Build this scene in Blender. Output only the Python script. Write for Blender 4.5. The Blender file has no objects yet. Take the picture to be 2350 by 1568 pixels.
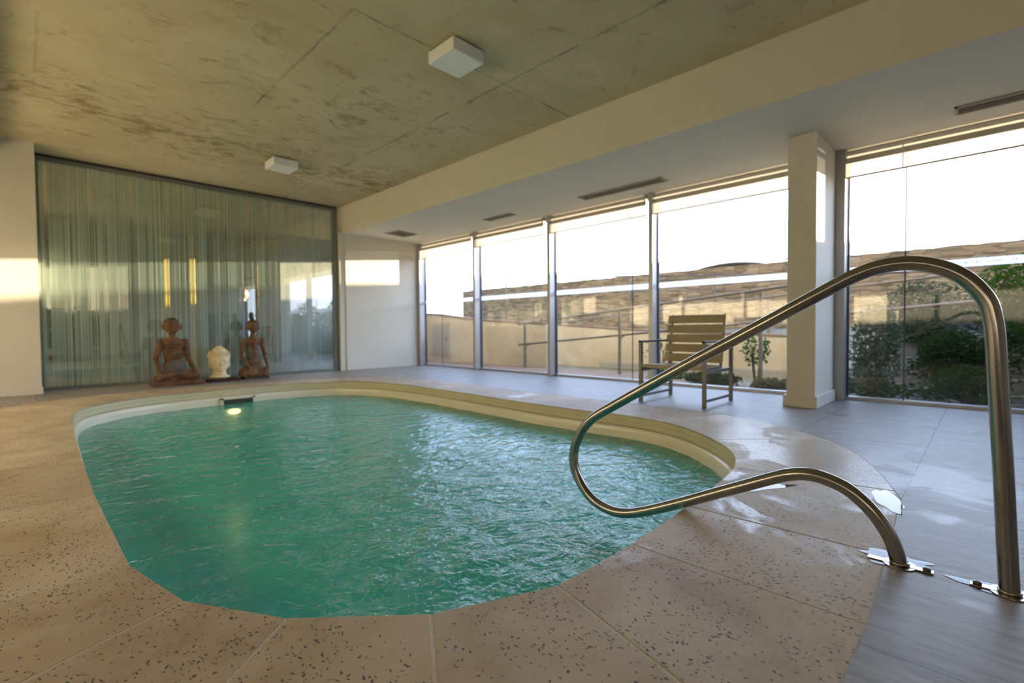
import bpy, bmesh, math, random
from mathutils import Vector, Matrix, noise
random.seed(7)
PI = math.pi
S = bpy.context.scene
COL = S.collection

# ------------------------------------------------------------------ camera
cd = bpy.data.cameras.new('camera'); cam = bpy.data.objects.new('camera', cd); COL.objects.link(cam)
cd.sensor_width = 36.0; cd.lens = 1110.0 / 2350 * 36; cd.clip_start = 0.02; cd.clip_end = 400
d1 = Vector((48 - 1175, -(763 - 784), -1110)); d2 = Vector((2269 - 1175, -(747 - 784), -1110))
Yc = d1.normalized(); Xc = (d2 - d2.dot(Yc) * Yc).normalized(); Zc = Xc.cross(Yc)
cam.matrix_world = Matrix.Translation((0, 0, 0.78)) @ Matrix((Xc, Yc, Zc)).to_4x4()
S.camera = cam
cd.dof.use_dof = True; cd.dof.focus_distance = 1.75; cd.dof.aperture_fstop = 2.0

# ------------------------------------------------------------------ sky, sun, exposure
w = bpy.data.worlds.new('sky'); S.world = w; w.use_nodes = True
nt = w.node_tree; nt.nodes.clear()
SUN = Vector((1, -0.2, 0.1)).normalized()
def wn(t, **k):
    n = nt.nodes.new(t)
    for a, b in k.items(): setattr(n, a, b)
    return n
tc = wn('ShaderNodeTexCoord'); sep = wn('ShaderNodeSeparateXYZ'); nt.links.new(tc.outputs['Generated'], sep.inputs[0])
rz = wn('ShaderNodeValToRGB'); nt.links.new(sep.outputs['Z'], rz.inputs[0])
e = rz.color_ramp.elements
e[0].position = 0.0; e[0].color = (0.76, 0.81, 1.0, 1); e[1].position = 1.0; e[1].color = (0.16, 0.28, 0.52, 1)
x = rz.color_ramp.elements.new(0.34); x.color = (0.42, 0.58, 1.0, 1)
dt = wn('ShaderNodeVectorMath', operation='DOT_PRODUCT'); nt.links.new(tc.outputs['Generated'], dt.inputs[0]); dt.inputs[1].default_value = SUN
rs = wn('ShaderNodeValToRGB'); nt.links.new(dt.outputs['Value'], rs.inputs[0])
e = rs.color_ramp.elements
e[0].position = 0.0; e[0].color = (0.12, 0.12, 0.12, 1); e[1].position = 1.0; e[1].color = (1, 0.9, 0.72, 1)
x = rs.color_ramp.elements.new(0.45); x.color = (0.5, 0.5, 0.5, 1)
mx = wn('ShaderNodeMix', data_type='RGBA', blend_type='MULTIPLY'); mx.inputs[0].default_value = 1
nt.links.new(rz.outputs[0], mx.inputs['A']); nt.links.new(rs.outputs[0], mx.inputs['B'])
bg = wn('ShaderNodeBackground'); bg.inputs['Strength'].default_value = 10.5; nt.links.new(mx.outputs['Result'], bg.inputs[0])
wo = wn('ShaderNodeOutputWorld'); nt.links.new(bg.outputs[0], wo.inputs[0])
sl = bpy.data.lights.new('sun', 'SUN'); sl.energy = 34; sl.color = (1, 0.80, 0.54); sl.angle = math.radians(0.6)
so = bpy.data.objects.new('sun', sl); COL.objects.link(so); so.rotation_euler = SUN.to_track_quat('Z', 'Y').to_euler(); so.location = (20, -4, 6)
S.view_settings.view_transform = 'Standard'; S.view_settings.look = 'None'
S.view_settings.gamma = 1; S.view_settings.use_curve_mapping = False; S.view_settings.exposure = 0.30

# ------------------------------------------------------------------ material helpers
class MT:
    def __init__(s, name):
        s.m = bpy.data.materials.new(name); s.m.use_nodes = True; s.t = s.m.node_tree
        s.t.nodes.clear(); s.out = s.n('ShaderNodeOutputMaterial')
        s.co = s.n('ShaderNodeTexCoord').outputs['Object']
    def n(s, t, ins=None, **k):
        n = s.t.nodes.new(t)
        for a, b in k.items(): setattr(n, a, b)
        if ins:
            for a, b in ins.items(): s.set(n.inputs[a], b)
        return n
    def set(s, i, v):
        if isinstance(v, bpy.types.NodeSocket): s.t.links.new(v, i)
        else:
            if isinstance(v, (tuple, list)) and len(v) == 3 and i.type == 'RGBA': v = (*v, 1)
            i.default_value = v
    def math(s, op, a, b=0.0, c=None, clamp=False):
        n = s.n('ShaderNodeMath', operation=op, use_clamp=clamp); s.set(n.inputs[0], a); s.set(n.inputs[1], b)
        if c is not None: s.set(n.inputs[2], c)
        return n.outputs[0]
    def noise(s, scale, detail=4, rough=0.55, vec=None, dist=0.0):
        n = s.n('ShaderNodeTexNoise', {'Scale': scale, 'Detail': detail, 'Roughness': rough, 'Distortion': dist}); s.set(n.inputs['Vector'], vec or s.co)
        return n.outputs['Fac']
    def vor(s, scale, vec=None, feature='F1', out='Distance'):
        n = s.n('ShaderNodeTexVoronoi', {'Scale': scale}, feature=feature); s.set(n.inputs['Vector'], vec or s.co); return n.outputs[out]
    def map(s, scale=(1, 1, 1), loc=(0, 0, 0), vec=None):
        n = s.n('ShaderNodeMapping', {'Scale': scale, 'Location': loc}); s.set(n.inputs['Vector'], vec or s.co); return n.outputs[0]
    def ramp(s, f, stops):
        n = s.n('ShaderNodeValToRGB'); s.set(n.inputs[0], f); e = n.color_ramp.elements
        while len(e) < len(stops): e.new(0.5)
        for k, (p, c) in enumerate(stops):
            e[k].position = p; e[k].color = (c, c, c, 1) if isinstance(c, (int, float)) else (*c, 1)
        return n.outputs[0]
    def mix(s, f, a, b, mode='MIX'):
        n = s.n('ShaderNodeMix', data_type='RGBA', blend_type=mode); s.set(n.inputs[0], f); s.set(n.inputs['A'], a); s.set(n.inputs['B'], b)
        return n.outputs['Result']
    def bump(s, h, st=0.3, d=0.01, nrm=None):
        n = s.n('ShaderNodeBump', {'Strength': st, 'Distance': d, 'Height': h})
        if nrm is not None: s.set(n.inputs['Normal'], nrm)
        return n.outputs[0]
    def sepc(s): return s.n('ShaderNodeSeparateXYZ', {0: s.co}).outputs
    def bsdf(s, **k):
        n = s.n('ShaderNodeBsdfPrincipled')
        for a, b in k.items(): s.set(n.inputs[a.replace('_', ' ')], b)
        return n.outputs[0]
    def mixs(s, f, a, b):
        n = s.n('ShaderNodeMixShader'); s.set(n.inputs[0], f); s.set(n.inputs[1], a); s.set(n.inputs[2], b); return n.outputs[0]
    def done(s, sh): s.t.links.new(sh, s.out.inputs[0]); return s.m

def simple(name, col, rough=0.6, metal=0.0, var=0.0, vscale=6, bump=0.0, bscale=60):
    m = MT(name); c = col
    if var:
        f = m.noise(vscale)
        c = m.mix(f, tuple(v * (1 - var) for v in col), tuple(min(1, v * (1 + var)) for v in col))
    k = dict(Base_Color=c, Roughness=rough, Metallic=metal)
    if bump: k['Normal'] = m.bump(m.noise(bscale), bump, 0.004)
    return m.done(m.bsdf(**k))

M = {}
M['white_wall'] = simple('white_paint', (0.69, 0.65, 0.545), 0.7, var=0.03, vscale=3, bump=0.15, bscale=120)
M['skirting'] = simple('skirting_paint', (0.70, 0.66, 0.58), 0.5)
M['alu'] = simple('anodised_aluminium', (0.44, 0.43, 0.42), 0.38, 0.55)
M['alu_dark'] = simple('dark_gasket', (0.06, 0.06, 0.065), 0.5)
M['alu_beige'] = simple('painted_aluminium', (0.50, 0.46, 0.38), 0.45, 0.2)
M['gray_frame'] = simple('grey_green_frame', (0.17, 0.19, 0.17), 0.5, 0.1)
M['chair_metal'] = simple('chair_metal', (0.17, 0.16, 0.145), 0.42, 0.7)
M['opal'] = simple('opal_diffuser', (0.85, 0.84, 0.80), 0.35)
M['vent'] = simple('vent_metal', (0.32, 0.29, 0.24), 0.5, 0.2)
M['vent_dark'] = simple('vent_inside', (0.05, 0.045, 0.04), 0.8)
M['basin'] = simple('gelcoat_basin', (0.80, 0.75, 0.60), 0.25, var=0.05, vscale=2)
M['plaster_bust'] = simple('cream_stone', (0.78, 0.66, 0.40), 0.6, var=0.05, vscale=20)
M['dark_wood'] = simple('dark_red_wood', (0.05, 0.012, 0.008), 0.4)
M['rail_out'] = simple('outdoor_steel', (0.20, 0.17, 0.14), 0.5, 0.2)
M['soil'] = simple('reddish_ground', (0.30, 0.20, 0.14), 0.9, var=0.3, vscale=4)
M['kerb'] = simple('pale_concrete_kerb', (0.42, 0.41, 0.37), 0.8, var=0.15)
M['leaf'] = None
M['jacket'] = simple('dark_cloth', (0.03, 0.035, 0.045), 0.8)
M['trousers'] = simple('black_cloth', (0.02, 0.02, 0.022), 0.8)
M['skin'] = simple('skin', (0.50, 0.27, 0.18), 0.5)
M['hair'] = simple('dark_hair', (0.025, 0.018, 0.012), 0.6)
M['collar'] = simple('white_shirt', (0.8, 0.8, 0.8), 0.7)
M['yellow'] = simple('yellow_paint', (0.72, 0.50, 0.06), 0.6)
M['terracotta'] = simple('clay_pot', (0.30, 0.16, 0.09), 0.8)
M['sealant'] = simple('white_sealant', (0.80, 0.82, 0.85), 0.4)
M['far_wall'] = simple('next_room_wall', (0.34, 0.33, 0.29), 0.8)
M['roof'] = simple('dark_roof_sheet', (0.05, 0.06, 0.08), 0.5)

def mk_slats():
    m = MT('sand_slat'); f = m.noise(3, vec=m.map((8, 0.6, 8)))
    return m.done(m.bsdf(Base_Color=m.mix(f, (0.36, 0.29, 0.17), (0.44, 0.36, 0.22)), Roughness=0.6))
M['slat'] = mk_slats()

def mk_steel():
    m = MT('brushed_stainless'); X, Y, Z = m.sepc()
    f = m.noise(40, vec=m.map((1, 1, 0.1)))
    r = m.noise(95, 6, 0.7); big = m.noise(9, 3)
    lowpost = m.math('LESS_THAN', Y, 0.02)
    lim = m.math('SUBTRACT', 0.735, m.math('MULTIPLY', lowpost, 0.05))
    rust = m.math('GREATER_THAN', m.math('ADD', m.math('MULTIPLY', r, 0.75), m.math('MULTIPLY', big, 0.3)), lim)
    dull = m.noise(5, 3)
    c = m.mix(dull, (0.24, 0.23, 0.21), (0.40, 0.38, 0.35)); c = m.mix(rust, c, (0.30, 0.10, 0.03))
    ro = m.math('ADD', 0.16, m.math('MULTIPLY', f, 0.10)); ro = m.math('ADD', ro, m.math('MULTIPLY', rust, 0.3))
    me = m.math('SUBTRACT', 1.0, m.math('MULTIPLY', rust, 0.8))
    return m.done(m.bsdf(Base_Color=c, Roughness=ro, Metallic=me, Normal=m.bump(f, 0.05, 0.002)))
M['steel'] = mk_steel()

def mk_glass(name='clear_glass', tint=(0.96, 0.97, 0.97), rf=1.5):
    m = MT(name)
    t = m.n('ShaderNodeBsdfTransparent', {'Color': tint}).outputs[0]
    g = m.n('ShaderNodeBsdfGlossy', {'Roughness': 0.0, 'Color': (1, 1, 1)}).outputs[0]
    bf = m.n('ShaderNodeNewGeometry').outputs['Backfacing']     # same reflectance on both faces of the pane
    ior = m.math('ADD', rf, m.math('MULTIPLY', bf, 1.0 / rf - rf))
    fr = m.n('ShaderNodeFresnel', {'IOR': ior}).outputs[0]
    return m.done(m.mixs(fr, t, g))
M['glass'] = mk_glass()
M['glass_wall'] = mk_glass('toughened_glass', (0.95, 0.98, 0.96), 1.9)

def mk_film():
    m = MT('striped_privacy_film'); X, Y, Z = m.sepc()
    c = m.n('ShaderNodeCombineXYZ', {0: X}).outputs[0]
    a = m.noise(9, 2, 0.5, c); b = m.noise(38, 2, 0.6, c); d = m.noise(2.2, 2, 0.5, c)
    s = m.math('ADD', m.math('MULTIPLY', a, 0.55), m.math('MULTIPLY', b, 0.45))
    thr = m.math('ADD', 0.475, m.math('MULTIPLY', m.math('SUBTRACT', X, 2.2), 0.022))
    f = m.math('MULTIPLY', m.math('SUBTRACT', s, thr), 20.0, clamp=True)
    f2 = m.math('ADD', m.math('MULTIPLY', f, 0.60), 0.26)
    f3 = m.math('SUBTRACT', f2, m.math('MULTIPLY', m.math('MULTIPLY', m.math('SUBTRACT', X, 2.2, clamp=True), 0.32), f), clamp=True)
    col = m.mix(m.ramp(b, [(0.35, 0), (0.62, 1)]), (0.25, 0.28, 0.25), (0.66, 0.76, 0.70))
    df = m.n('ShaderNodeBsdfDiffuse', {'Color': col}).outputs[0]
    tl = m.n('ShaderNodeBsdfTranslucent', {'Color': (0.3, 0.38, 0.33)}).outputs[0]
    tr = m.n('ShaderNodeBsdfTransparent', {'Color': (0.9, 0.95, 0.93)}).outputs[0]
    return m.done(m.mixs(f3, tr, m.mixs(0.25, df, tl)))
M['film'] = mk_film()

def mk_blind():
    m = MT('roller_blind_fabric')
    df = m.n('ShaderNodeBsdfDiffuse', {'Color': (0.8, 0.76, 0.70)}).outputs[0]
    tl = m.n('ShaderNodeBsdfTranslucent', {'Color': (0.20, 0.185, 0.165)}).outputs[0]
    tr = m.n('ShaderNodeBsdfTransparent').outputs[0]
    return m.done(m.mixs(0.05, m.mixs(0.5, df, tl), tr))
M['blind'] = mk_blind()
def mk_strip():
    m = MT('frosted_strip')
    df = m.n('ShaderNodeBsdfDiffuse', {'Color': (0.85, 0.87, 0.92)}).outputs[0]
    tl = m.n('ShaderNodeBsdfTranslucent', {'Color': (0.97, 0.97, 0.97)}).outputs[0]
    tr = m.n('ShaderNodeBsdfTransparent').outputs[0]
    return m.done(m.mixs(0.1, m.mixs(0.85, df, tl), tr))
M['strip'] = mk_strip()
M['letter'] = simple('pale_grey_lettering', (0.45, 0.46, 0.5), 0.7)

def mk_concrete():
    m = MT('raw_concrete'); X, Y, Z = m.sepc()
    big = m.noise(0.9, 5, 0.6, dist=0.5); mid = m.noise(4.5, 6, 0.65, dist=0.8); fine = m.noise(45, 3)
    c = m.mix(m.ramp(big, [(0.3, 0), (0.7, 1)]), (0.49, 0.41, 0.245), (0.65, 0.56, 0.365))
    c = m.mix(m.math('MULTIPLY', m.ramp(mid, [(0.42, 0), (0.75, 1)]), 0.35), c, (0.66, 0.61, 0.44))
    # brown seepage stains, denser along the board joint at y = 6.9
    near = m.math('SUBTRACT', 1.0, m.math('MULTIPLY', m.math('ABSOLUTE', m.math('SUBTRACT', m.math('SUBTRACT', Y, m.math('MULTIPLY', X, 0.12)), 6.75)), 0.85), clamp=True)
    near2 = m.math('SUBTRACT', 1.0, m.math('MULTIPLY', m.math('ADD', m.math('ABSOLUTE', m.math('SUBTRACT', Y, 5.2)), m.math('ABSOLUTE', m.math('SUBTRACT', X, 2.5))), 0.5), clamp=True)
    st = m.noise(3.2, 7, 0.7, m.map((1, 1.6, 1)), 1.2)
    s = m.math('ADD', st, m.math('ADD', m.math('MULTIPLY', near, 0.14), m.math('MULTIPLY', near2, 0.08)))
    c = m.mix(m.math('MULTIPLY', m.ramp(s, [(0.57, 0), (0.74, 1)]), 0.75), c, (0.20, 0.14, 0.05))
    wob = m.math('MULTIPLY', m.math('SUBTRACT', m.noise(3, 2), 0.5), 0.03)
    def line(ax, p, other=None, lo=0, hi=0):
        l = m.math('LESS_THAN', m.math('ABSOLUTE', m.math('SUBTRACT', m.math('ADD', ax, wob), p)), 0.012)
        if other is not None:
            l = m.math('MULTIPLY', l, m.math('MULTIPLY', m.math('GREATER_THAN', other, lo), m.math('LESS_THAN', other, hi)))
        return l
    L = None
    for a in [line(X, 1.77, Y, 3.36, 5.9), line(Y, 3.36, X, 1.77, 4.4), line(X, 3.32), m.math('MULTIPLY', line(X, 0.14, Y, 5.0, 6.7), 0.4), line(Y, 6.86), line(Y, 0.4), line(X, 3.32)]:
        L = a if L is None else m.math('MAXIMUM', L, a)
    L = m.math('MULTIPLY', L, m.ramp(m.noise(2.2, 4), [(0.38, 0.0), (0.62, 0.6)]))
    c = m.mix(L, c, (0.09, 0.075, 0.04))
    h = m.math('SUBTRACT', m.math('ADD', mid, m.math('MULTIPLY', fine, 0.3)), m.math('MULTIPLY', L, 2.0))
    return m.done(m.bsdf(Base_Color=c, Roughness=0.8, Normal=m.bump(h, 0.25, 0.006)))
M['concrete'] = mk_concrete()

def wetmask(m, X, Y, lim=0.62, amp=0.2):
    n = m.noise(1.7, 4, 0.6, dist=0.6)
    d = m.n('ShaderNodeVectorMath', {0: m.n('ShaderNodeCombineXYZ', {0: X, 1: Y}).outputs[0], 1: (3.3, 0.8, 0)}, operation='DISTANCE').outputs['Value']
    g = m.math('SUBTRACT', 1.0, m.math('MULTIPLY', d, 0.45), clamp=True)
    return m.ramp(m.math('ADD', n, m.math('MULTIPLY', g, amp)), [(lim, 0), (lim + 0.05, 1)])

def mk_stone():
    m = MT('travertine_coping'); X, Y, Z = m.sepc()
    att = m.n('ShaderNodeAttribute', attribute_name='tone').outputs['Fac']
    big = m.noise(2.2, 5, 0.6, dist=0.8); mid = m.noise(9, 5)
    c = m.mix(m.ramp(big, [(0.3, 0), (0.7, 1)]), (0.40, 0.295, 0.17), (0.68, 0.585, 0.43))
    c = m.mix(m.math('MULTIPLY', att, 0.5), c, (0.30, 0.21, 0.13))
    c = m.mix(m.math('MULTIPLY', m.ramp(mid, [(0.4, 0), (0.8, 1)]), 0.3), c, (0.60, 0.53, 0.43))
    v2 = m.map((1.6, 1, 1))
    warp = m.n('ShaderNodeTexNoise', {'Scale': 40.0, 'Detail': 2.0, 'Vector': m.co}).outputs['Color']
    wv = m.n('ShaderNodeVectorMath', {0: m.co, 1: m.n('ShaderNodeVectorMath', {0: warp, 'Scale': 0.028}, operation='SCALE').outputs[0]}, operation='ADD').outputs[0]
    vd = m.vor(76, m.map((1.5, 0.85, 1), vec=wv))
    vc = m.vor(76, m.map((1.5, 0.85, 1), vec=wv), out='Color')
    sc = m.n('ShaderNodeSeparateColor', {0: vc}).outputs[0]
    dens = m.ramp(m.noise(3.3, 4), [(0.30, 0.08), (0.56, 0.42)])
    rad = m.math('MULTIPLY', m.math('SUBTRACT', sc, m.math('SUBTRACT', 1.0, m.math('MULTIPLY', dens, 1.7))), 1.3, clamp=True)
    pit = m.math('MULTIPLY', m.math('SUBTRACT', m.math('MINIMUM', rad, 0.36), vd), 9.0, clamp=True)
    c = m.mix(m.math('MULTIPLY', pit, 0.9), c, (0.055, 0.032, 0.018))
    wet = wetmask(m, X, Y)
    c = m.mix(m.math('MULTIPLY', wet, 0.30), c, (0.30, 0.24, 0.18))
    ro = m.math('SUBTRACT', 0.60, m.math('MULTIPLY', wet, 0.28))
    n = m.bump(m.math('SUBTRACT', m.math('MULTIPLY', mid, 0.25), m.math('MULTIPLY', pit, 1.6)), 0.5, 0.004)
    return m.done(m.bsdf(Base_Color=c, Roughness=ro, Normal=n))
M['stone'] = mk_stone()
M['grout'] = simple('pale_grout', (0.58, 0.52, 0.43), 0.85, var=0.25, vscale=14)

def mk_floor():
    m = MT('wood_look_porcelain'); X, Y, Z = m.sepc()
    g = m.noise(5, 7, 0.7, m.map((9, 0.9, 1)), 0.3); g2 = m.noise(1.5, 4, 0.6)
    fine = m.noise(16, 5, 0.8, m.map((9, 0.8, 1)))
    c = m.mix(m.ramp(g, [(0.3, 0), (0.7, 1)]), (0.14, 0.12, 0.10), (0.44, 0.415, 0.39))
    c = m.mix(m.math('MULTIPLY', g2, 0.5), c, (0.17, 0.15, 0.125))
    def gr(ax, off, sp):
        f = m.math('FRACT', m.math('DIVIDE', m.math('SUBTRACT', ax, off), sp))
        d = m.math('MULTIPLY', m.math('SUBTRACT', 0.5, m.math('ABSOLUTE', m.math('SUBTRACT', f, 0.5))), sp)
        return m.math('LESS_THAN', d, 0.0028)
    L = m.math('MAXIMUM', gr(X, 1.43 - 0.66 * 8, 0.66), gr(Y, 0.27 - 0.72 * 10, 0.72))
    c = m.mix(L, c, (0.07, 0.055, 0.045))
    wet = wetmask(m, X, Y, 0.66, 0.2)
    c = m.mix(m.math('MULTIPLY', wet, 0.4), c, (0.08, 0.07, 0.06))
    ro = m.math('ADD', 0.40, m.math('MULTIPLY', fine, 0.12)); ro = m.math('SUBTRACT', ro, m.math('MULTIPLY', wet, 0.16))
    h = m.math('SUBTRACT', m.math('MULTIPLY', m.math('ADD', g, fine), 0.3), m.math('MULTIPLY', L, 1.0))
    return m.done(m.bsdf(Base_Color=c, Roughness=ro, Specular_IOR_Level=0.6, Normal=m.bump(h, 0.35, 0.004)))
M['floor'] = mk_floor()

def mk_water():
    m = MT('turquoise_pool_water'); X, Y, Z = m.sepc()
    p = m.n('ShaderNodeVectorMath', {0: m.n('ShaderNodeCombineXYZ', {0: X, 1: Y}).outputs[0], 1: (1.75, 1.75, 0)}, operation='DISTANCE').outputs['Value']
    ag = m.math('SUBTRACT', 1.0, m.math('MULTIPLY', p, 0.55), clamp=True)
    sv = m.map((1, 1.25, 1))
    n1 = m.noise(6.5, 2, 0.45, sv, 0.9); n2 = m.noise(17, 3, 0.5, sv, 1.0); n3 = m.noise(60, 3, 0.6, dist=0.5)
    h = m.math('ADD', n1, m.math('MULTIPLY', n2, m.math('ADD', 0.16, m.math('MULTIPLY', ag, 0.42))))
    h = m.math('ADD', h, m.math('MULTIPLY', n3, m.math('MULTIPLY', ag, 0.10)))
    nr = m.bump(h, 0.85, 0.026)
    # churned-up air: thin filaments and specks where the jets come up
    fil = m.math('SUBTRACT', 1.0, m.math('MULTIPLY', m.math('ABSOLUTE', m.math('SUBTRACT', m.noise(9, 5, 0.65, dist=1.6), 0.5)), 26.0), clamp=True)
    patch = m.ramp(m.math('ADD', m.noise(2.6, 3, 0.6), m.math('MULTIPLY', ag, 0.20)), [(0.48, 0), (0.72, 1)])
    spk = m.ramp(m.math('ADD', m.noise(34, 7, 0.75, dist=1.0), m.math('MULTIPLY', ag, 0.09)), [(0.64, 0), (0.76, 1)])
    foam = m.math('MAXIMUM', m.math('MULTIPLY', m.math('MULTIPLY', fil, patch), 0.55), m.math('MULTIPLY', spk, m.math('MULTIPLY', patch, 0.7)))
    tone = m.noise(1.3, 3)
    c = m.mix(tone, (0.050, 0.45, 0.34), (0.072, 0.53, 0.43))
    c = m.mix(m.math('MULTIPLY', foam, 0.75), c, (0.62, 0.78, 0.74))
    df = m.n('ShaderNodeBsdfDiffuse', {'Color': c}).outputs[0]
    tr = m.n('ShaderNodeBsdfTransparent', {'Color': (0.42, 0.80, 0.62)}).outputs[0]
    body = m.mixs(m.math('ADD', 0.80, m.math('MULTIPLY', foam, 0.18)), tr, df)
    gl = m.n('ShaderNodeBsdfGlossy', {'Roughness': 0.03, 'Normal': nr}).outputs[0]
    fr = m.n('ShaderNodeFresnel', {'IOR': 1.33, 'Normal': nr}).outputs[0]
    return m.done(m.mixs(fr, body, gl))
M['water'] = mk_water()
def mk_puddle():
    m = MT('thin_water_film')
    tr = m.n('ShaderNodeBsdfTransparent', {'Color': (0.9, 0.89, 0.88)}).outputs[0]
    gl = m.n('ShaderNodeBsdfGlossy', {'Roughness': 0.01}).outputs[0]
    fr = m.n('ShaderNodeFresnel', {'IOR': 1.33}).outputs[0]
    return m.done(m.mixs(fr, tr, gl))
M['puddle'] = mk_puddle()
def mk_basinband():
    m = MT('stained_coping_face')
    c = m.mix(m.noise(5, 5, 0.6), (0.56, 0.49, 0.27), (0.72, 0.66, 0.45))
    d = m.ramp(m.noise(9, 6, 0.7, m.map((1, 1, 5))), [(0.62, 0), (0.72, 1)])
    return m.done(m.bsdf(Base_Color=m.mix(m.math('MULTIPLY', d, 0.6), c, (0.10, 0.07, 0.03)), Roughness=0.5))
M['band'] = mk_basinband()
M['joint'] = simple('dark_joint', (0.08, 0.06, 0.035), 0.9)
def mk_ledge():
    m = MT('ledgestone'); v = m.map((1, 0.75, 4.0))
    cl = m.vor(4.2, v, out='Color'); dd = m.vor(4.2, v, 'DISTANCE_TO_EDGE')
    sc = m.n('ShaderNodeSeparateColor', {0: cl}).outputs[0]
    c = m.ramp(sc, [(0.0, (0.16, 0.12, 0.08)), (0.3, (0.36, 0.28, 0.17)), (0.6, (0.62, 0.48, 0.26)), (0.85, (0.55, 0.36, 0.22)), (1.0, (0.74, 0.62, 0.40))])
    c = m.mix(m.ramp(dd, [(0.0, 0.85), (0.06, 0)]), c, (0.04, 0.03, 0.02))
    c = m.mix(0.3, c, m.mix(m.noise(8, 5), (0.08, 0.06, 0.04), (0.4, 0.32, 0.2)))
    return m.done(m.bsdf(Base_Color=c, Roughness=0.85, Normal=m.bump(dd, 0.8, 0.05)))
M['ledge'] = mk_ledge()
def mk_plain(name, a, b, sc=2.0, dark=None):
    m = MT(name); c = m.mix(m.ramp(m.noise(sc, 6, 0.6, dist=0.6), [(0.3, 0), (0.7, 1)]), a, b)
    return m.done(m.bsdf(Base_Color=c, Roughness=0.85, Normal=m.bump(m.noise(20, 4), 0.3, 0.01)))
M['render'] = mk_plain('weathered_render', (0.54, 0.47, 0.34), (0.72, 0.66, 0.52), 1.3)
M['terrain'] = mk_plain('dry_ground', (0.20, 0.17, 0.10), (0.34, 0.30, 0.2), 3)
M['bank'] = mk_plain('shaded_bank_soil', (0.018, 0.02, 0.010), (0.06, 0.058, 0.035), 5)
M['pebble'] = mk_plain('pale_rubble', (0.07, 0.065, 0.05), (0.26, 0.235, 0.18), 6)
M['statue'] = mk_plain('carved_brown_wood', (0.07, 0.03, 0.016), (0.25, 0.135, 0.065), 11)
M['statue_dark'] = mk_plain('dark_painted_wood', (0.03, 0.025, 0.02), (0.10, 0.07, 0.045), 9)
M['statue_red'] = simple('red_painted_wood', (0.24, 0.045, 0.03), 0.6)
M['statue_blue'] = mk_plain('grey_painted_wood', (0.08, 0.08, 0.075), (0.17, 0.15, 0.13), 9)
M['bark'] = simple('bark', (0.08, 0.055, 0.035), 0.9)
def leafmat(name, a, b):
    m = MT(name); c = m.mix(m.noise(6, 3), a, b)
    df = m.n('ShaderNodeBsdfDiffuse', {'Color': c}).outputs[0]; tl = m.n('ShaderNodeBsdfTranslucent', {'Color': c}).outputs[0]
    return m.done(m.mixs(0.3, df, tl))
M['leaf'] = leafmat('green_leaves', (0.025, 0.06, 0.012), (0.08, 0.16, 0.03))
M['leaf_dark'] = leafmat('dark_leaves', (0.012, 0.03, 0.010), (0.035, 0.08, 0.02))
M['leaf_grey'] = leafmat('grey_green_leaves', (0.05, 0.07, 0.045), (0.11, 0.14, 0.09))
M['straw'] = leafmat('dry_grass', (0.12, 0.11, 0.05), (0.22, 0.20, 0.10))
def mk_lamp():
    m = MT('warm_underwater_lamp')
    return m.done(m.n('ShaderNodeEmission', {'Color': (1, 0.50, 0.24), 'Strength': 34}).outputs[0])
M['lamp'] = mk_lamp()

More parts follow.
